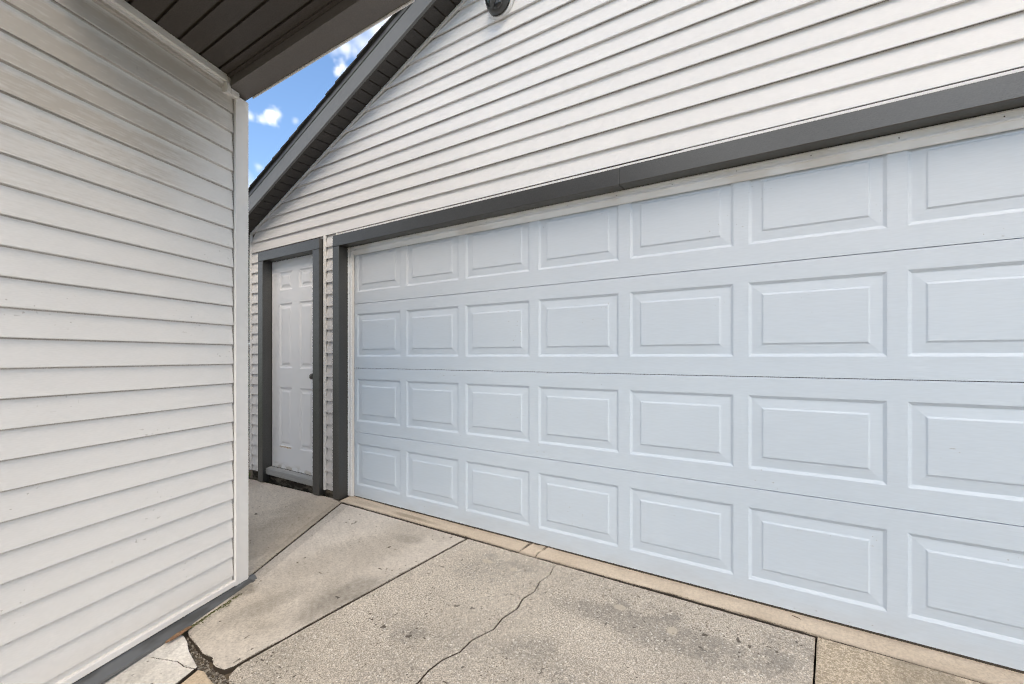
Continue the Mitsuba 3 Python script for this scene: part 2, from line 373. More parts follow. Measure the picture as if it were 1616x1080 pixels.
def wobble(poly, amp, step=0.02, seed=0):
    c = np.array(poly.exterior.segmentize(step).coords)[:-1]
    n = np.stack([meshkit.fbm(np.c_[c * 24, np.full(len(c), seed)], 3, seed=1), meshkit.fbm(np.c_[c * 24, np.full(len(c), seed)], 3, seed=2)], 1) - 0.5
    return Polygon(c + n * 2 * amp).buffer(0)


def slab_mesh(poly, zf, bevel=0.006, drop=0.005, thick=0.085, amp=0.0018, seed=0):
    poly = wobble(poly, amp, seed=seed)
    if poly.geom_type != 'Polygon':
        poly = max(poly.geoms, key=lambda g: g.area)
    parts = []
    rings = [poly, poly.buffer(-bevel * 0.35, join_style=2), poly.buffer(-bevel, join_style=2)]
    rings = [r if r.geom_type == 'Polygon' else max(r.geoms, key=lambda g: g.area) for r in rings]
    drops = [drop, drop * 0.38, 0.0]
    # top
    v, f = trimesh.creation.triangulate_polygon(rings[2], engine='earcut')
    parts.append(trimesh.Trimesh(np.c_[v, zf(v[:, 0], v[:, 1])], f, process=False))
    for a, b, da, db in ((rings[0], rings[1], drops[0], drops[1]), (rings[1], rings[2], drops[1], 0.0)):
        ring = a.difference(b)
        for g in getattr(ring, 'geoms', [ring]):
            if g.area < 1e-9:
                continue
            v, f = trimesh.creation.triangulate_polygon(g, engine='earcut')
            out = np.array([a.exterior.distance(p) for p in __import__('shapely').points(v)])
            inn = np.array([b.exterior.distance(p) for p in __import__('shapely').points(v)])
            z = zf(v[:, 0], v[:, 1]) - np.where(out <= inn, da, db)
            parts.append(trimesh.Trimesh(np.c_[v, z], f, process=False))
    c = np.array(rings[0].exterior.coords)[:-1]
    n = len(c)
    t = zf(c[:, 0], c[:, 1]) - drop
    v = np.vstack([np.c_[c, t], np.c_[c, t - thick]])
    k = np.arange(n)
    f = np.stack([k, (k + 1) % n, (k + 1) % n + n, k + n], 1)
    parts.append(trimesh.Trimesh(v, np.vstack([f[:, [0, 1, 2]], f[:, [0, 2, 3]]]), process=False))
    m = trimesh.util.concatenate(parts)
    for fix in (0,):      # top faces look up
        nz = m.face_normals[:, 2]
        bad = nz < -0.05
        m.faces[bad] = m.faces[bad][:, ::-1]
    m.merge_vertices(digits_vertex=6)
    return m


def slab(parent, poly, mat, label=None, **kw):
    key = add('concrete_slab', slab_mesh(Polygon(poly) if not isinstance(poly, Polygon) else poly, kw.pop('zf', gz), **kw), mat, 35, parent)
    if label:
        tag(key, label)
    return key


crack = [(-1.236, -0.10), (-1.238, -0.155), (-1.214, -0.245), (-1.226, -0.33), (-1.201, -0.43), (-1.216, -0.52), (-1.196, -0.60), (-1.212, -0.70), (-1.200, -0.79), (-1.236, -0.90), (-1.232, -0.985), (-1.262, -1.06),
         (-1.268, -1.13), (-1.256, -1.20), (-1.284, -1.33), (-1.276, -1.45), (-1.31, -1.62)]
cl = np.array(crack)
wid = 0.0010 + 0.0026 * np.clip(-(cl[:, 1] + 0.1) / 1.0, 0, 1) ** 0.8
wid[5:8] += 0.0008
crack_poly = Polygon(np.vstack([cl + np.c_[wid, 0 * wid], (cl - np.c_[wid, 0 * wid])[::-1]])).buffer(0)
main = Polygon([(-1.894, -0.121), (-0.001, -0.121), (-0.041, -1.586), (-1.875, -1.588), (-1.915, -1.570), (-1.942, -1.525), (-1.940, -1.30)])
pieces = sorted(main.difference(crack_poly).geoms, key=lambda g: -g.area)[:2]
pieces.sort(key=lambda g: g.centroid.x)
tag('driveway', 'weathered concrete driveway in front of the garage door', kind='structure')
slab('driveway', pieces[0], 'concrete_aggregate', 'rough stained concrete slab left of the long crack', bevel=0.003, drop=0.0025, amp=0.0012, seed=1)
slab('driveway', pieces[1], 'concrete_aggregate', 'rough stained concrete slab right of the long crack', bevel=0.003, drop=0.0025, amp=0.0012, seed=2)
slab('driveway', [(0.006, -0.119), (3.2, -0.119), (3.2, -1.586), (-0.033, -1.586)], 'concrete_tan_aggregate', 'tan concrete slab at the right end of the driveway', seed=3, zf=lambda x, y: gz(x, y) + 0.006)
slab('driveway', [(-1.30, -1.615), (0.4, -1.615), (0.4, -4.2), (-1.1, -4.2)], 'concrete_aggregate', seed=4)
slab('driveway', [(0.412, -1.6), (3.2, -1.6), (3.2, -4.2), (0.412, -4.2)], 'concrete_aggregate', seed=5)
slab('driveway', [(-1.09, -4.21), (3.2, -4.21), (3.2, -7.4), (-0.5, -7.4)], 'concrete_aggregate', seed=6)
tag('walkway', 'smooth concrete walkway between house corner and garage', kind='structure')
slab('walkway', [(-6.6, -0.10), (-4.68, -0.085), (-3.40, -0.075), (-3.235, -0.102), (-2.632, -1.165), (-2.72, -1.42), (-6.6, -2.8)], 'concrete_walk', 'brown smooth slab in front of the entry door', seed=7)
slab('walkway', [(-3.205, -0.128), (-3.04, -0.124), (-1.907, -0.124), (-1.956, -1.30), (-1.962, -1.530), (-1.975, -1.560), (-2.02, -1.570), (-2.052, -1.568), (-2.075, -1.556), (-2.10, -1.553), (-2.125, -1.558), (-2.16, -1.562), (-2.24, -1.552),
     (-2.33, -1.545), (-2.375, -1.535), (-2.405, -1.515), (-2.450, -1.495), (-2.52, -1.40), (-2.60, -1.195)], 'concrete_smooth', 'grey tapering slab beside the house corner with a chipped end', bevel=0.005, drop=0.004, amp=0.0028, seed=8)
tag('patio', 'pale and tan concrete patio slabs at the foot of the house wall', kind='structure')
e_poly = Polygon([(-2.395, -1.562), (-2.36, -1.556), (-2.30, -1.566), (-2.215, -1.590), (-2.085, -1.612), (-1.62, -2.75), (-2.06, -2.60)])
pc = np.array([(-2.06, -1.615), (-2.13, -1.640), (-2.19, -1.642), (-2.25, -1.668), (-2.31, -1.69), (-2.42, -1.74)])
pw = np.linspace(0.0018, 0.0006, len(pc))
ep = sorted(e_poly.difference(Polygon(np.vstack([pc + np.c_[0 * pw, pw], (pc - np.c_[0 * pw, pw])[::-1]]))).geoms, key=lambda g: -g.area)[:2]
slab('patio', ep[0], 'concrete_pale', 'pale patio slab below the fine crack', bevel=0.004, drop=0.003, amp=0.0015, seed=9)
slab('patio', ep[1], 'concrete_pale', 'pale patio slab corner above the fine crack', bevel=0.004, drop=0.003, amp=0.0015, seed=10)
slab('patio', [(-2.066, -1.617), (-2.03, -1.606), (-1.97, -1.614), (-1.90, -1.618), (-1.32, -1.618), (-1.12, -2.75), (-1.598, -2.75)], 'concrete_tan', 'small tan patio slab beside the dirt joint', bevel=0.008, drop=0.006, amp=0.003, seed=11)

slab('patio', [(-2.05, -2.62), (-1.60, -2.765), (-1.13, -2.765), (-1.112, -4.2), (-1.47, -4.2)], 'concrete_pale', seed=12)

# threshold strip under the garage door, in three pieces
tag('apron', 'tan concrete threshold strip under the garage door', kind='structure')


def az(x, y):
    return -0.005 + 0.20 * (np.clip(np.asarray(y, float), -0.2, -0.02) + 0.02) + 0 * np.asarray(x)


def front(x):
    return -0.112 - 0.012 * math.sin(x * 1.9 + 0.4) * 0.4 - (0.010 if -1.9 < x < -0.6 else 0.0) * math.sin((x + 1.9) / 1.3 * math.pi)


ap = [(-3.255, -0.118), (-3.235, 0.05), (-1.468, 0.05), (-1.505, front(-1.5))] + [(x, front(x)) for x in np.arange(-1.6, -3.24, -0.1)]
add('concrete_piece', slab_mesh(Polygon(ap), az, bevel=0.005, drop=0.004, thick=0.06, amp=0.0025, seed=21), 'concrete_apron', 35, 'apron')
add('concrete_piece', slab_mesh(Polygon([(-1.464, 0.05), (-1.376, 0.05), (-1.374, -0.03), (-1.392, -0.07), (-1.386, front(-1.39)), (-1.5, front(-1.5))]), az, bevel=0.007, drop=0.006, thick=0.06, amp=0.002, seed=22), 'concrete_apron', 35, 'apron')
ap = [(-1.370, 0.05), (1.6, 0.05)] + [(x, front(x)) for x in np.arange(1.6, -1.35, -0.1)] + [(-1.379, front(-1.38)), (-1.385, -0.07), (-1.368, -0.03)]
add('concrete_piece', slab_mesh(Polygon(ap), az, bevel=0.005, drop=0.004, thick=0.06, amp=0.0025, seed=23), 'concrete_apron', 35, 'apron')

# ------------------------------------------------------------------ garage
tag('garage', 'cream lap sided garage with dark grey trim, double garage door and white entry door', 'garage')
YS = -0.0405                                          # sheathing face; boards stand out from it
XL, XR = -4.778, 3.1
RIDGE_X = -0.84
rk = lambda x: 2.391 + 0.4167 * (np.minimum(x, 2 * RIDGE_X - x) + 4.763)
DX0, DX1, DZ1 = -3.267, 1.49, 2.074                   # garage door opening
EX0, EX1, EZ1 = -4.458, -3.640, 2.087                 # entry door opening
outline = Polygon([(XL, 0.0), (XR, 0.0), (XR, rk(XR)), (RIDGE_X, rk(RIDGE_X)), (XL, rk(XL))])
holes = sbox(DX0 - .01, -1, DX1 + .01, DZ1 + .01).union(sbox(EX0 - .01, -1, EX1 + .01, EZ1 + .01))
wall = prism(outline.difference(holes), 0.0, 0.04)
add('wall', frame(wall, [0, YS + 0.04, 0], [1, 0, 0], [0, 0, 1], [0, -1, 0]), 'sheathing', False, 'garage')
WALL = 'garage__wall'
side = trimesh.util.concatenate([cbox([XL, YS + .042, -0.02], [XL + .1, 5.5, 2.36]), cbox([XR - .1, YS + .042, -0.02], [XR, 5.5, 2.36]), cbox([XL, 5.5, -0.02], [XR, 5.6, 2.36])])
add('side_wall', side, 'sheathing', False, 'garage')
for lo_, hi_ in (([XL + .004, -0.040, -0.16], [EX1 + .09, -0.006, 0.013]), ([EX1 + .095, -0.050, -0.16], [DX0 - .02, -0.01, 0.012]), ([DX1 + .02, -0.05, -.16], [XR, -.01, .012])):
    add('foundation', cbox(lo_, hi_, .003), 'foundation_block', False, 'garage')

Z0 = 2.2048


def place_g(dz, jit):
    def fn(m):
        v = np.asarray(m.vertices)
        m.vertices = np.c_[v[:, 0], YS - v[:, 1] - jit, v[:, 2] + dz]
        m.fix_normals()
        return m
    return fn


def jit():
    return float(rng.uniform(0, 0.0007))


TR = 0.022
inv_rk = lambda z: (z - 2.391) / 0.4167 - 4.763
k = 0
for k in range(16):
    z = Z0 + k * EXP
    if z > rk(RIDGE_X) - 0.1:
        break
    h = EXP + 0.003
    cut = (lambda zz, z=z: np.maximum(inv_rk(np.clip(z + zz, 0, 9)) + 0.01, XL + 0.02)) if z + h > 2.384 else None
    xr = min(XR - 0.02, 2 * RIDGE_X - inv_rk(z + h) - 0.02)
    cutr = (lambda zz, z=z: np.minimum(XR - 0.02, 2 * RIDGE_X - inv_rk(z + zz) - 0.01)) if z + h > rk(XR) else None
    seams = {0: (-1.1327, 1.4), 1: (-1.133, 1.9), 2: (-2.02, 0.35), 3: (-0.8629, 1.1), 4: (-0.8629,), 5: (-2.1, 0.7), 6: (), 7: (-0.3,), 8: (-0.3,), 9: ()}.get(k, ())
    siding(XL + 0.02, xr, board_profile(k % 2, h), place_g(z, jit()), cut, WALL, seams=seams, cutr=cutr)
# narrow piece over the entry door, and the two short runs beside the doors
siding(EX0 - 0.09, EX1 + 0.12, board_profile(1, 0.030, EXP - 0.03), place_g(Z0 - 0.030, 0), None, WALL)
for a, b in ((XL + 0.022, EX0 - 0.088), (EX1 + 0.128, DX0 - 0.090), (DX1 + 0.088, XR - 0.02)):
    for kk in range(1, 23):
        z = Z0 - kk * EXP
        foot = max(0.0, 0.016 - z)
        if EXP - foot < 0.02:
            continue
        siding(a, b, board_profile(kk % 2, EXP + 0.003 - foot, foot), place_g(z + foot, jit()), None, WALL)

# trims of the wall
ztop = rk(RIDGE_X)


def along_rake(y0, y1, off0, off1, x0=XL - 0.1, x1=RIDGE_X, right=False):
    """a bar that follows the left rake: y0..y1, heights above the rake line off0..off1"""
    poly = Polygon([(x0, rk(x0) + off0), (x1, rk(x1) + off0), (x1, rk(x1) + off1), (x0, rk(x0) + off1)])
    return frame(prism(poly, y0, y1), [2 * RIDGE_X if right else 0, 0, 0], [-1 if right else 1, 0, 0], [0, 0, 1], [0, 1, 0])


xc0 = XL + 0.006
add('rake_trim', trimesh.util.concatenate([along_rake(YS - 0.024, YS, 0.004, 0.030, xc0), along_rake(YS - 0.029, YS - 0.018, -0.004, 0.006, xc0)]), 'vinyl_trim', False, 'garage')
add('rake_trim', along_rake(YS - 0.024, YS, -0.004, 0.030, xc0, right=True), 'vinyl_trim', False, 'garage')
add('corner_trim', cbox([XR - .012, YS - .022, .012], [XR + .012, YS + .05, rk(XR) + .01], .002), 'vinyl_trim', False, 'garage')
add('corner_trim', trimesh.util.concatenate([cbox([XL - .012, YS - .022, .012], [XL + .012, YS + .05, rk(XL) + .01], .002), cbox([XL + .012, YS - .019, .012], [XL + .020, YS - .002, rk(XL)], .002)]), 'vinyl_trim', False, 'garage')
jx = EX1 + 0.100
add('j_channel', trimesh.util.concatenate([cbox([jx, YS - .030, 0.010], [jx + .020, YS, Z0 + .004], .003), cbox([jx + .0202, YS - .026, 0.012], [jx + .027, YS - .014, Z0 - .002], .0015)]), 'vinyl_trim', False, 'garage')
add('j_channel', trimesh.util.concatenate([cbox([DX0 - .0925, YS - .030, 0.006], [DX0 - .0868, YS, Z0 - .002], .002)]), 'vinyl_trim', False, 'garage')
add('j_channel', trimesh.util.concatenate([cbox([DX0 - .086, YS - .0195, 2.168], [-0.55, YS - .002, 2.1995], .003), cbox([-0.56, YS - .021, 2.168], [DX1 + .09, YS - .001, 2.2010], .003)]), 'vinyl_trim', False, 'garage')

# grey casing of the garage door: face y = -0.108, back to the white stop
YF = -0.108


def casing(lo, hi):
    return cbox(lo, hi, 0.003)


add('door_casing', casing([DX0 - .084, YF, -0.022], [DX0, 0.03, DZ1 - .0005]), 'grey_trim', False, 'garage')
add('door_casing', casing([DX0 - .084, YF, DZ1], [-0.8722, 0.03, 2.167]), 'grey_trim', False, 'garage')
add('door_casing', casing([-0.8708, YF - 0.0015, DZ1 + 0.001], [DX1 + .084, 0.03, 2.168]), 'grey_trim', False, 'garage')
add('door_casing', casing([DX1, YF, -0.022], [DX1 + .084, 0.03, DZ1 - .0005]), 'grey_trim', False, 'garage')
# white stop moulding: a flat strip, a bead and a flap that touches the door
sx = DX0 + 0.0005
stopL = trimesh.util.concatenate([cbox([sx, -0.022, -0.004], [sx + .052, -.002, DZ1 - .034], .002), cbox([sx + .004, -.026, -0.002], [sx + .012, -.021, DZ1 - .036], .002), cbox([sx + .040, -.0255, -0.002], [sx + .048, -.021, DZ1 - .036], .002)])
add('stop_moulding', stopL, 'white_stop', False, 'garage')
add('stop_flap', frame(prism([(0, 0), (.013, .012), (.013, .016), (0, .004)], -0.002, DZ1 - .034), [sx + .053, -.022, 0], [1, 0, 0], [0, 1, 0], [0, 0, 1]), 'stop_flap', False, 'garage')
# head stop, sagging a little
hz = 2.074
prof = Polygon([(0.0, 0.0), (-.022, 0.0), (-.024, -.006), (-.022, -.012), (-.022, -.030), (-.0255, -.033), (-.0255, -.040), (-.020, -.043), (-.010, -.068), (-.006, -.070), (-.004, -.066), (-.014, -.042), (0.0, -.040)])
m = prism(prof, 0.0, 1.0)
v0 = np.array(m.vertices)
segs = 24
xs_ = np.linspace(sx, DX1, segs + 1)
ring = np.array(prof.exterior.coords)[:-1]
vv = []
for x in xs_:
    sag = 0.0025 * (meshkit.noise(np.array([[x * 1.3, 0, 0]]), 3)[0] - 0.5)
    vv.append(np.c_[np.full(len(ring), x), ring[:, 0], ring[:, 1] + hz - 0.0008 + sag])
nr = len(ring)
vv = np.vstack(vv)
ff = []
for s in range(segs):
    for a in range(nr):
        b = (a + 1) % nr
        ff.append([s * nr + a, s * nr + b, (s + 1) * nr + b, (s + 1) * nr + a])
add('head_stop', (vv, np.array(ff)), 'white_stop', 25, 'garage')
nails = [trimesh.creation.icosphere(1, 0.0022) for _ in range(0)]
nx = [x for x in np.arange(sx + .25, DX1, .30)]
nl = []
for x in nx:
    s = trimesh.creation.icosphere(1, 0.0024); s.apply_scale([1, .5, 1]); s.apply_translation([x, -.0225, hz - .022]); nl.append(s)
for z in np.arange(.25, 2.0, .36):
    s = trimesh.creation.icosphere(1, 0.0024); s.apply_scale([1, .5, 1]); s.apply_translation([sx + .026, -.0225, z]); nl.append(s)
key = add('nail_heads', trimesh.util.concatenate(nl), 'dark_gap', False, 'garage')
tag(key, kind='stuff')

# ---- garage door: four sections, eight raised panels in each
GD = 'garage__garage_door'
add('garage_door', cbox([DX0 - .05, 0.036, 0.010], [DX1 + .05, 0.050, 2.15]), 'dark_gap', False, 'garage')
tag(GD, 'pale blue white sectional garage door with raised panels')
P0, PITCH, PW = -3.173, 0.5810, 0.516
rows = [(0.001, 0.5317, 0.0985, 0.4415), (0.5345, 1.0637, 0.6255, 0.9765), (1.0665, 1.5970, 1.1610, 1.5145), (1.5998, 2.13, 1.6965, 2.0475)]


def ringpanel(x0, x1, z0, z1, rings):
    """nested rectangles (inset, y): the moulded panel"""
    v, f = [], []
    for ins, y in rings:
        v += [[x0 + ins, y, z0 + ins], [x1 - ins, y, z0 + ins], [x1 - ins, y, z1 - ins], [x0 + ins, y, z1 - ins]]
    for r in range(len(rings) - 1):
        for a in range(4):
            b = (a + 1) % 4
            f.append([4 * r + a, 4 * r + b, 4 * r + 4 + b, 4 * r + 4 + a])
    n = 4 * (len(rings) - 1)
    f.append([n, n + 1, n + 2, n + 3])
    return np.array(v), np.array(f)


RP = [(-0.0004, 0.004), (0.0, 0.0002), (0.0012, 0.0002), (0.0030, 0.0016), (0.0145, 0.0088), (0.0175, 0.0088), (0.0565, 0.0052), (0.0575, 0.0048), (0.0632, 0.0010), (0.0650, 0.0004)]
for r, (za, zb, pa, pb) in enumerate(rows):
    poly = sbox(DX0 - .055, za, DX1 + .055, zb)
    for c in range(8):
        poly = poly.difference(sbox(P0 + c * PITCH, pa, P0 + c * PITCH + PW, pb))
    body = prism(poly.buffer(-0.0012, join_style=2).buffer(0.0), 0, 0.03)
    sec = frame(body, [0, 0.0, 0], [1, 0, 0], [0, 0, 1], [0, 1, 0])
    # rounded lips of the section
    lips = []
    for zz, s in ((za, 1), (zb, -1)):
        lips.append(frame(prism([(0.0, zz + s * .0012), (0.0012, zz), (0.03, zz), (0.03, zz + s * .0012)], DX0 - .055, DX1 + .055), [0, 0, 0], [0, 1, 0], [0, 0, 1], [1, 0, 0]))
    add('section', trimesh.util.concatenate([sec] + lips), 'door_steel', False, GD)
    for c in range(8):
        x0 = P0 + c * PITCH
        add('raised_panel', ringpanel(x0 - .0012, x0 + PW + .0012, pa - .0012, pb + .0012, RP), 'door_steel', False, GD)
# rubber seal at the foot
add('bottom_seal', frame(prism([(0.001, 0.004), (0.030, 0.004), (0.030, -0.012), (0.016, -0.015), (0.004, -0.012)], DX0 + .01, DX1 - .01), [0, 0, 0], [0, 1, 0], [0, 0, 1], [1, 0, 0]), 'rubber', False, GD)

# ---- entry door
fe = 0.088
add('entry_casing', casing([EX0 - fe, YF + .004, -0.062], [EX0, 0.0, EZ1 - .0005]), 'grey_trim', False, 'garage')
add('entry_casing', casing([EX1, YF + .004, -0.035], [EX1 + fe + .008, 0.0, EZ1 - .0005]), 'grey_trim', False, 'garage')
add('entry_casing', casing([EX0 - fe, YF + .004, EZ1], [EX1 + fe + .008, 0.0, EZ1 + fe + .004]), 'grey_trim', False, 'garage')
ED = 'garage__entry_door'
sl = sbox(EX0 + .004, 0.088, EX1 - .004, EZ1 - .002)
cols = [(-4.317, -4.106), (-3.981, -3.770)]
prow = [(0.298, 0.867), (1.051, 1.670), (1.800, 1.973)]
for c0, c1 in cols:
    for r0, r1 in prow:
        sl = sl.difference(sbox(c0, r0, c1, r1))
add('entry_door', frame(prism(sl, 0, 0.04), [0, -0.014, 0], [1, 0, 0], [0, 0, 1], [0, 1, 0]), 'entry_paint', False, 'garage')
tag(ED, 'white six panel entry door with rusty lower edges')
RE = [(-0.0004, 0.003), (0.0, 0.0002), (0.012, 0.0075), (0.018, 0.0080), (0.030, 0.0080), (0.048, 0.0015), (0.050, 0.0010)]
for c0, c1 in cols:
    for r0, r1 in prow:
        v, f = ringpanel(c0, c1, r0, r1, RE)
        v[:, 1] += -0.014
        add('raised_panel', (v, f), 'entry_paint', False, ED)
add('rust_patch', frame(prism(wobble(sbox(-4.312, 0.290, -4.118, 0.302), 0.004, 0.012, 3), 0, 0.0006), [0, -0.0148, 0], [1, 0, 0], [0, 0, 1], [0, 1, 0]), 'rust_paint', False, ED)
add('jamb', trimesh.util.concatenate([cbox([EX0 - .01, -0.012, 0.09], [EX0 + .004, .05, EZ1]), cbox([EX1 - .004, -0.012, 0.09], [EX1 + .01, .05, EZ1])]), 'grey_trim', False, 'garage')
knob = trimesh.creation.revolve(np.array([(0, 0), (.030, 0), (.031, .004), (.018, .010), (.011, .014), (.011, .030), (.022, .038), (.027, .050), (.024, .062), (.012, .068), (0, .069)]), sections=28)
knob = frame(knob, [-3.708, -0.015, 0.985], [1, 0, 0], [0, 0, 1], [0, -1, 0])
add('door_knob', knob, 'knob_metal', 40, ED)
# weathered sill and dark block under it
sill = Polygon([(-0.004, 0.086), (-0.066, 0.076), (-0.074, 0.070), (-0.074, 0.022), (-0.070, 0.016), (-0.004, 0.016)])
add('door_sill', frame(prism(sill, EX0 + .001, EX1 - .001), [0, 0, 0], [0, 1, 0], [0, 0, 1], [1, 0, 0]), 'weathered_wood', False, 'garage')
add('sweep', cbox([EX0 + .004, -0.016, 0.078], [EX1 - .004, .02, 0.0868]), 'rubber', False, 'garage')

# ---- roof overhang at the rake: soffit boards, fascia, shingles
OV = -0.228                                           # outer face of the fascia
SO = 0.022                                            # soffit above the rake line
SL = math.hypot(1, 0.4167)
pitchx = 0.1016 / SL
add('soffit', along_rake(OV + 0.004, YS + .004, SO + 0.010, SO + 0.016, XL - 0.5), 'dark_gap', False, 'garage')
x = -2.0371 + 3 * pitchx + 12 * pitchx
while x > XL - 0.45:
    b0, b1 = x - pitchx + 0.0052, x - 0.0052
    poly = [(b0, rk(b0) + SO), (b1, rk(b1) + SO), (b1, rk(b1) + SO + .009), (b0, rk(b0) + SO + .009)]
    add('soffit_board', frame(prism(poly, OV + 0.032, YS - .001), [0, 0, 0], [1, 0, 0], [0, 0, 1], [0, 1, 0]), 'soffit_vinyl', False, 'garage__soffit')
    x -= pitchx
add('soffit_lip', along_rake(OV + 0.0015, OV + 0.036, SO - 0.003, SO + 0.012, XL - 0.5), 'soffit_vinyl', False, 'garage')
add('fascia', along_rake(OV, OV + 0.02, SO - 0.006, 0.150, XL - 0.5), 'fascia_metal', False, 'garage')
add('soffit', along_rake(OV + 0.0015, YS + .004, SO, SO + 0.016, XL - 0.5, right=True), 'soffit_vinyl', False, 'garage')
add('fascia', along_rake(OV, OV + 0.02, SO - 0.006, 0.150, XL - 0.5, right=True), 'fascia_metal', False, 'garage')
add('drip_edge', along_rake(OV - 0.004, OV + 0.02, 0.154, 0.200, XL - 0.52, right=True), 'grey_trim', False, 'garage')
add('drip_edge', trimesh.util.concatenate([along_rake(OV - 0.004, OV + 0.02, 0.154, 0.196, XL - 0.52), along_rake(OV - 0.010, OV + 0.02, 0.196, 0.201, XL - 0.52)]), 'grey_trim', False, 'garage')


def roof_poly(off0, off1, x0=XL - 0.52):
    x1 = 2 * RIDGE_X - x0
    return Polygon([(x0, rk(x0) + off0), (RIDGE_X, rk(RIDGE_X) + off0), (x1, rk(x1) + off0), (x1, rk(x1) + off1), (RIDGE_X, rk(RIDGE_X) + off1), (x0, rk(x0) + off1)])


add('roof', frame(prism(roof_poly(0.16, 0.204), OV + 0.012, 5.9), [0, 0, 0], [1, 0, 0], [0, 0, 1], [0, 1, 0]), 'shingle', False, 'garage')
# shingle courses: each a thin wedge, its outer end a little uneven at the rake
cx_ = 0.140 / SL
x = XL - 0.53
while x < RIDGE_X - 0.02:
    x1 = x + cx_ + 0.03
    lift = 0.204
    t = 0.010 + float(rng.uniform(0, 0.003))
    poly = [(x, rk(x) + lift), (x1, rk(x1) + lift), (x1, rk(x1) + lift + 0.004), (x, rk(x) + lift + t + .004)]
    y0 = OV - 0.016 - float(rng.uniform(0, 0.010))
    add('shingle', frame(prism(poly, y0, 5.9), [0, 0, 0], [1, 0, 0], [0, 0, 1], [0, 1, 0]), 'shingle_pale' if rng.random() < 0.12 else 'shingle', False, 'garage__roof')
    x += cx_

# ------------------------------------------------------------------ house
tag('house', 'house corner with dirty cream lap siding, white corner post and dark porch overhang', 'house')
OH = -0.0150
add('wall', hbox(0.004, 6.0, OH - .10, OH, -0.06, 2.78), 'sheathing', False, 'house')
HW = 'house__wall'
end = frame(cbox([0, -5.5, -0.06], [0.1, OH, 2.78], .002), HC + HU * 0.006, HU, HN, [0, 0, 1])
add('end_wall', end, 'vinyl_trim', False, 'house')


def place_h(dz, jt):
    def fn(m):
        v = np.asarray(m.vertices)
        m.vertices = HC + v[:, :1] * HU + (OH + v[:, 1:2] + jt) * HN + np.c_[np.zeros(len(v)), np.zeros(len(v)), v[:, 2] + dz]
        m.fix_normals()
        return m
    return fn


HZ = 0.0060
for kk in range(-1, 26):
    z = HZ + kk * EXP
    foot = max(0.0, -0.030 - z)
    h = min(EXP + 0.003, 2.590 - z) - foot
    if h < 0.01:
        continue
    u0 = 0.094 + float(rng.uniform(0, 0.003))
    pr = board_profile(kk % 2, h, foot, 0.0150)
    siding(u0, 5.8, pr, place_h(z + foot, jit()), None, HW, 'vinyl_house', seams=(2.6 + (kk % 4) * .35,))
post = trimesh.util.concatenate([hbox(0.0, 0.083, OH - .002, 0.007, -0.054, 2.548, .003), hbox(0.0, 0.010, OH - .12, 0.0065, -0.054, 2.548, .003), hbox(0.0765, 0.0905, -0.004, 0.0105, -0.052, 2.522, .002)])
add('corner_post', post, 'vinyl_trim', False, 'house')
bt = frame(prism([(OH, -.050), (.006, -.050), (.010, -.046), (.010, -.024), (.007, -.020), (OH, -.020)], 0.0912, 5.9), HC, HN, [0, 0, 1], HU)
add('base_trim', bt, 'vinyl_trim', False, 'house')
fl = frame(prism([(OH, -.0515), (.004, -.0535), (.010, -.062), (.036, -.0875), (.046, -.0885), (.046, -.0935), (.030, -.0935), (OH, -.075)], -0.046, 5.9), HC, HN, [0, 0, 1], HU)
fl2 = frame(prism([(.0, -.0535), (.010, -.062), (.036, -.0865), (.046, -.0880), (.046, -.0930), (.0, -.0935)], -0.03, 5.0), HC, -HU, [0, 0, 1], -HN)
add('base_flashing', trimesh.util.concatenate([fl, fl2]), 'flashing', False, 'house')
# eave trim with the step round the beam end
tr = trimesh.util.concatenate([hbox(0.130, 5.9, OH, 0.020, 2.576, 2.610, .002), hbox(0.130, 0.156, OH, 0.0205, 2.523, 2.5755, .002), hbox(0.0765, 0.1295, OH, 0.0205, 2.523, 2.556, .002)])
add('eave_trim', tr, 'vinyl_trim', False, 'house')
add('eave_j', hbox(0.16, 5.9, OH, 0.004, 2.562, 2.5755, .001), 'vinyl_trim', False, 'house')

# porch overhang: ceiling boards run along x
wx = lambda y: HC[0] + (y - HC[1]) * HU[0] / HU[1]
PWID = 1.28
PY = -2.00                                            # near end of the little porch roof


def skew(y0, y1, z0, z1, xa, xb):
    """a bar along x whose ends follow the house wall: xa, xb are distances from the wall"""
    v = []
    for y in (y0, y1):
        for z in (z0, z1):
            for xo in (xa, xb):
                v.append([wx(y) + xo, y, z])
    return trimesh.convex.convex_hull(np.array(v))


add('porch_ceiling', skew(PY, -1.29, 2.622, 2.64, -0.05, PWID), 'dark_gap', False, 'house')
y = -1.3500
first = True
edges = [-1.287]
while y > PY:
    edges.append(y)
    y -= 0.1016
for a, b in zip(edges[:-1], edges[1:]):
    add('ceiling_board', skew(b + 0.0062, a - 0.0062, 2.610, 2.618, 0.005, PWID - .03), 'porch_vinyl', False, 'house__porch_ceiling')
add('porch_beam', skew(-1.2850, -1.1725, 2.560, 2.74, -0.03, PWID), 'beam_metal', False, 'house')
add('beam_edge', skew(-1.1720, -1.1660, 2.553, 2.60, 0.06, PWID), 'vinyl_trim', False, 'house')
add('beam_j', skew(-1.305, -1.2865, 2.602, 2.612, 0.0, PWID), 'porch_vinyl', False, 'house')
pf = trimesh.convex.convex_hull(np.array([[wx(yy) + PWID + dx, yy, zz] for yy in (-1.1725, PY - 0.02) for dx in (0.001, 0.02) for zz in (2.56, 2.75)]))
add('porch_fascia', pf, 'fascia_metal', False, 'house')
add('porch_fascia', skew(PY - 0.02, PY - 0.001, 2.56, 2.75, 0.012, PWID), 'fascia_metal', False, 'house')
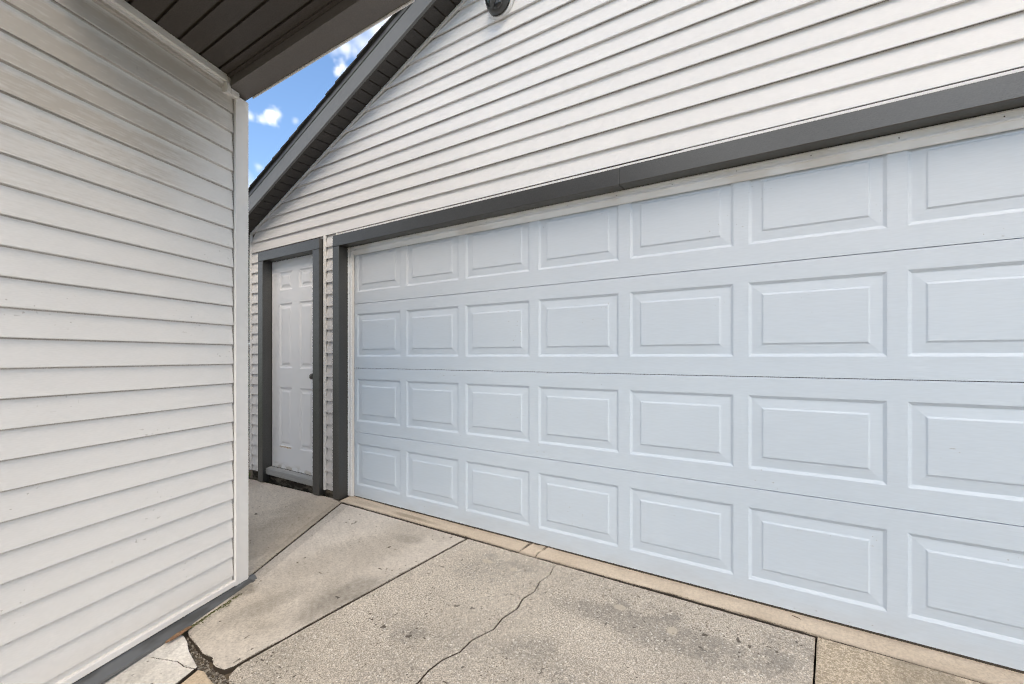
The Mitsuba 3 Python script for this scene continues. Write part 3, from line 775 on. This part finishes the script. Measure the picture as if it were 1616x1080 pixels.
add('porch_roof', trimesh.convex.convex_hull(np.array([[wx(yy) + xo, yy, zz] for yy in (-1.176, PY - 0.03) for xo, zz in ((-0.05, 2.752), (PWID + .03, 2.752), (PWID + .03, 2.77), (-0.05, 2.95))])), 'shingle', False, 'house')
roofpts = [(HC + HU * uu + HN * oo).tolist()[:2] + [zz] for uu in (0.03, 6.0) for oo, zz in ((-0.02, 2.782), (-5.4, 2.782), (-0.02, 3.0), (-5.4, 3.0), (-2.7, 3.55))]
add('roof', trimesh.convex.convex_hull(np.array(roofpts)), 'shingle', False, 'house')

# ------------------------------------------------------------------ things
# security camera high on the gable
SC = 'security_camera'
tag(SC, 'dark grey security camera on a white round base, high on the garage gable', 'security camera')
sc0 = np.array([-1.668, YS - 0.016, 3.408])


def tosc(m, c=(0, 0, 0)):
    return frame(m, sc0 + np.array(c), [1, 0, 0], [0, 0, 1], [0, -1, 0])


base = trimesh.creation.revolve(np.array([(0, 0), (.092, 0), (.095, .003), (.095, .016), (.091, .022), (.0, .022)]), sections=64)
add('base', tosc(base), 'cam_white', 30, SC)
ringm = trimesh.creation.revolve(np.array([(0, .0225), (.083, .0225), (.086, .027), (.083, .032), (0, .032)]), sections=64)
add('seal', tosc(ringm), 'cam_dark', 30, SC)
dome = trimesh.creation.revolve(np.array([(0, .0325), (.082, .0325), (.084, .040), (.081, .054), (.072, .070), (.058, .084), (.038, .093), (.016, .097), (0, .0975)]), sections=64)
add('body', tosc(dome), 'cam_grey', 40, SC)


def along(profile, origin, direction):
    d = np.array(direction, float); d /= np.linalg.norm(d)
    a = np.cross(d, [0, 0, 1.0]); a /= np.linalg.norm(a)
    return frame(trimesh.creation.revolve(np.array(profile), sections=40), origin, a, np.cross(d, a), d)


dirn = np.array([-0.50, -0.72, -0.42])
o = sc0 + np.array([0.004, -0.062, -0.010])
add('lens_housing', along([(0, 0), (.040, 0), (.044, .02), (.044, .052), (.040, .060), (.030, .062), (.029, .054), (0, .054)], o, dirn), 'cam_grey', 35, SC)
dn = dirn / np.linalg.norm(dirn)
add('lens', along([(0, 0), (.0285, 0), (.0285, .004), (0, .0045)], o + dn * .0545, dirn), 'cam_dark', 35, SC)
add('lens_glass', along([(0, 0), (.012, 0), (.010, .003), (.005, .005), (0, .0055)], o + dn * .0592, dirn), 'lens_blue', True, SC)
vis = trimesh.creation.icosphere(3, 1.0); vis.vertices = np.asarray(vis.vertices) * [.036, .022, .030]
vis.apply_translation(sc0 + np.array([0.020, -0.076, -0.050]))
add('recess', vis, 'cam_dark', True, SC)
o2 = sc0 + np.array([0.046, -0.046, 0.018])
add('lens_housing', along([(0, 0), (.030, 0), (.034, .02), (.034, .040), (.030, .047), (0, .049)], o2, [0.05, -0.8, -0.25]), 'cam_grey', 35, SC)

# chip of bark against the flashing
pts = []
for s in np.linspace(0, 1, 9):
    c = np.array([-2.318, -1.628, -0.083]) * (1 - s) + np.array([-2.350, -1.518, -0.077]) * s
    r = 0.0105 * math.sin(math.pi * (0.12 + 0.8 * s)) ** 0.7
    for a in np.linspace(0, 2 * math.pi, 8)[:-1]:
        pts.append(c + [r * math.cos(a) * (1 + .5 * rng.random()), 0, 0.5 * r * math.sin(a) + .002 * rng.random()])
pts = np.array(pts).reshape(9, 7, 3)
vv = pts.reshape(-1, 3)
ff = [[i * 7 + a, i * 7 + (a + 1) % 7, (i + 1) * 7 + (a + 1) % 7, (i + 1) * 7 + a] for i in range(8) for a in range(7)]
ff = np.array(ff)
add('bark_chip', (vv + np.array([-0.030, 0.0, 0.002]), ff), 'bark_brown', False)
tag('bark_chip', 'orange brown chip of bark lying against the grey base flashing', 'bark chip')


def tube(points, rad, sides=6):
    p = np.array(points, float); rad = np.broadcast_to(rad, len(p))
    t = np.gradient(p, axis=0); t /= np.linalg.norm(t, axis=1, keepdims=True)
    a = np.cross(t, [0, 0, 1.0]); a /= np.linalg.norm(a, axis=1, keepdims=True) + 1e-9
    b = np.cross(t, a)
    an = np.arange(sides) * 2 * np.pi / sides
    v = p[:, None] + rad[:, None, None] * (np.cos(an)[None, :, None] * a[:, None] + np.sin(an)[None, :, None] * b[:, None])
    f = [[i * sides + k, i * sides + (k + 1) % sides, (i + 1) * sides + (k + 1) % sides, (i + 1) * sides + k] for i in range(len(p) - 1) for k in range(sides)]
    return v.reshape(-1, 3), np.array(f)


add('twig', tube([(-0.090, -0.037, -0.0035), (-0.075, -0.042, -0.003), (-0.066, -0.044, -0.0038), (-0.053, -0.050, -0.005)], [.001, .0018, .0016, .0009]), 'twig_brown')
tag('twig', 'short dark twig lying on the tan threshold strip', 'twig')

# weed behind the house corner, at the foot of the garage
pl = []
wp = np.array([-4.735, -0.10, -0.065])
for i in range(26):
    a = rng.uniform(0, 2 * math.pi); L = rng.uniform(.03, .085); lean = rng.uniform(.15, .9)
    tip = wp + [math.cos(a) * L * lean, math.sin(a) * L * lean * .5, L]
    side_ = np.array([-math.sin(a), math.cos(a), 0]) * rng.uniform(.004, .009)
    b0 = wp + [rng.uniform(-.02, .02), rng.uniform(-.01, .01), 0]
    mid = (b0 + tip) / 2 + [0, 0, L * .12]
    pl.append(trimesh.Trimesh([b0, mid - side_, tip, mid + side_], [[0, 1, 2], [0, 2, 3]], process=False))
add('weed', trimesh.util.concatenate(pl), 'leaf_green', False)
tag('weed', 'small green weed growing at the foot of the garage corner', 'weed')

# hedge beyond the garage, seen in the slit beside the house corner
hv = []
for _ in range(8000):
    c = np.array([rng.uniform(-10.6, -7.2), rng.uniform(1.2, 2.4), rng.uniform(-0.1, 3.6)])
    c[2] *= 0.86 + 0.14 * meshkit.noise(c[None] * 1.7, 4)[0]
    a = rng.normal(size=3); a /= np.linalg.norm(a); b = np.cross(a, rng.normal(size=3)); b /= np.linalg.norm(b)
    L, w = rng.uniform(.07, .16), rng.uniform(.03, .07)
    hv.append(np.array([c - a * L, c + b * w, c + a * L, c - b * w]))
hv = np.array(hv).reshape(-1, 3)
hf = np.arange(len(hv)).reshape(-1, 4)
add('foliage', (hv, hf), 'hedge_leaf', False, 'hedge')
add('stem', trimesh.util.concatenate([cbox([x_, 1.78, -0.12], [x_ + .05, 1.83, 2.0], .01) for x_ in (-9.9,)]), 'twig_brown', False, 'hedge')
add('stem', cbox([-8.7, 1.78, -0.12], [-8.65, 1.83, 2.0], .01), 'twig_brown', False, 'hedge')
tag('hedge', 'dark green hedge in the narrow slit between the house corner and the garage', 'hedge')

# pebbles and grit in the dirt joint, moss along the flashing
pebs = []


def strew(n, fx, fy, r0, r1, zoff):
    for _ in range(n):
        s = trimesh.creation.icosphere(0, 1.0)
        r = rng.uniform(r0, r1)
        s.vertices = np.asarray(s.vertices) * (1 + .35 * (rng.random((12, 1)) - .5)) * [r, r * rng.uniform(.6, 1), r * rng.uniform(.4, .8)]
        t_ = rng.random()
        px, py = fx(t_), fy(t_)
        s.apply_translation([px, py, float(gz(px, py)) + zoff])
        pebs.append(s)


strew(650, lambda t_: -2.37 + .48 * t_, lambda t_: -1.535 - .055 * min(1, t_ * 1.6) + rng.uniform(-.028, .022), .0015, .0055, -0.022)
strew(120, lambda t_: -1.925 + .012 * rng.random(), lambda t_: -1.50 - .12 * t_, .0015, .005, -0.02)
strew(60, lambda t_: -2.62 + .19 * t_ + .02 * rng.random(), lambda t_: -1.21 - .40 * t_ + .02 * rng.random(), .001, .003, 0.001)
add('gravel', trimesh.util.concatenate(pebs), 'pebble', False)
tag('gravel', 'grit and small stones in the dirt joint between the slabs', kind='stuff')
add('joint_soil', slab_mesh(Polygon([(-2.46, -1.40), (-1.88, -1.48), (-1.84, -1.66), (-2.10, -1.70), (-2.42, -1.62)]), lambda x, y: gz(x, y) - 0.026, thick=0.04, amp=0.004), 'soil', 35)
tag('joint_soil', 'dark damp dirt filling the gap between slabs', kind='stuff')
jl = []
for a, b in (((-3.23, -0.10), (-2.62, -1.18)), ((-1.905, -0.11), (-1.95, -1.5)), ((-0.0, -0.11), (-0.04, -1.58)), ((-1.24, -0.10), (-1.30, -1.6)), ((-3.3, -0.117), (3.2, -0.117)), ((-2.09, -1.60), (-1.6, -2.7))):
    ls = LineString([a, b]).buffer(0.05, cap_style=2)
    jl.append(slab_mesh(ls, lambda x, y: gz(x, y) - 0.034, thick=0.02, amp=0.001))
add('joint_dirt', trimesh.util.concatenate(jl), 'dark_gap', False)
tag('joint_dirt', 'dark dirt at the bottom of the slab joints and cracks', kind='stuff')
ms = []
for _ in range(380):
    t_ = rng.random() ** 0.8
    uu = 0.10 + 0.34 * t_
    oo = 0.049 + abs(rng.normal(0, .013)) * (0.4 + 0.9 * meshkit.noise(np.array([[uu * 22, 1, 1]]), 2)[0])
    c = HC + HU * uu + HN * oo
    c[2] = float(gz(c[0], c[1])) + 0.0005
    r = rng.uniform(.0015, .004)
    s = trimesh.creation.icosphere(0, 1.0); s.vertices = np.asarray(s.vertices) * [r, r, r * .8]; s.apply_translation(c); ms.append(s)
add('moss', trimesh.util.concatenate(ms), 'moss_green', False)
tag('moss', 'green moss along the base flashing of the house', kind='stuff')
chips = []
for cxy, r in (((-2.078, -1.551), .010), ((-2.100, -1.547), .006)):
    s = trimesh.creation.icosphere(1, 1.0)
    s.vertices = np.asarray(s.vertices) * (1 + .5 * (rng.random((len(s.vertices), 1)) - .5)) * [r, r * .8, r * .55]
    s.apply_translation([cxy[0], cxy[1], float(gz(*cxy)) - 0.006]); chips.append(s)
add('concrete_chip', chips[0], 'concrete_smooth', False); tag('concrete_chip', 'largest broken concrete chip at the tapering slab corner', 'concrete chip', 'broken concrete chips')
for i, c in enumerate(chips[1:]):
    kx = add('concrete_chip', c, 'concrete_smooth', False)
    tag(kx, 'small broken concrete chip left of the largest chip', 'concrete chip', 'broken concrete chips')
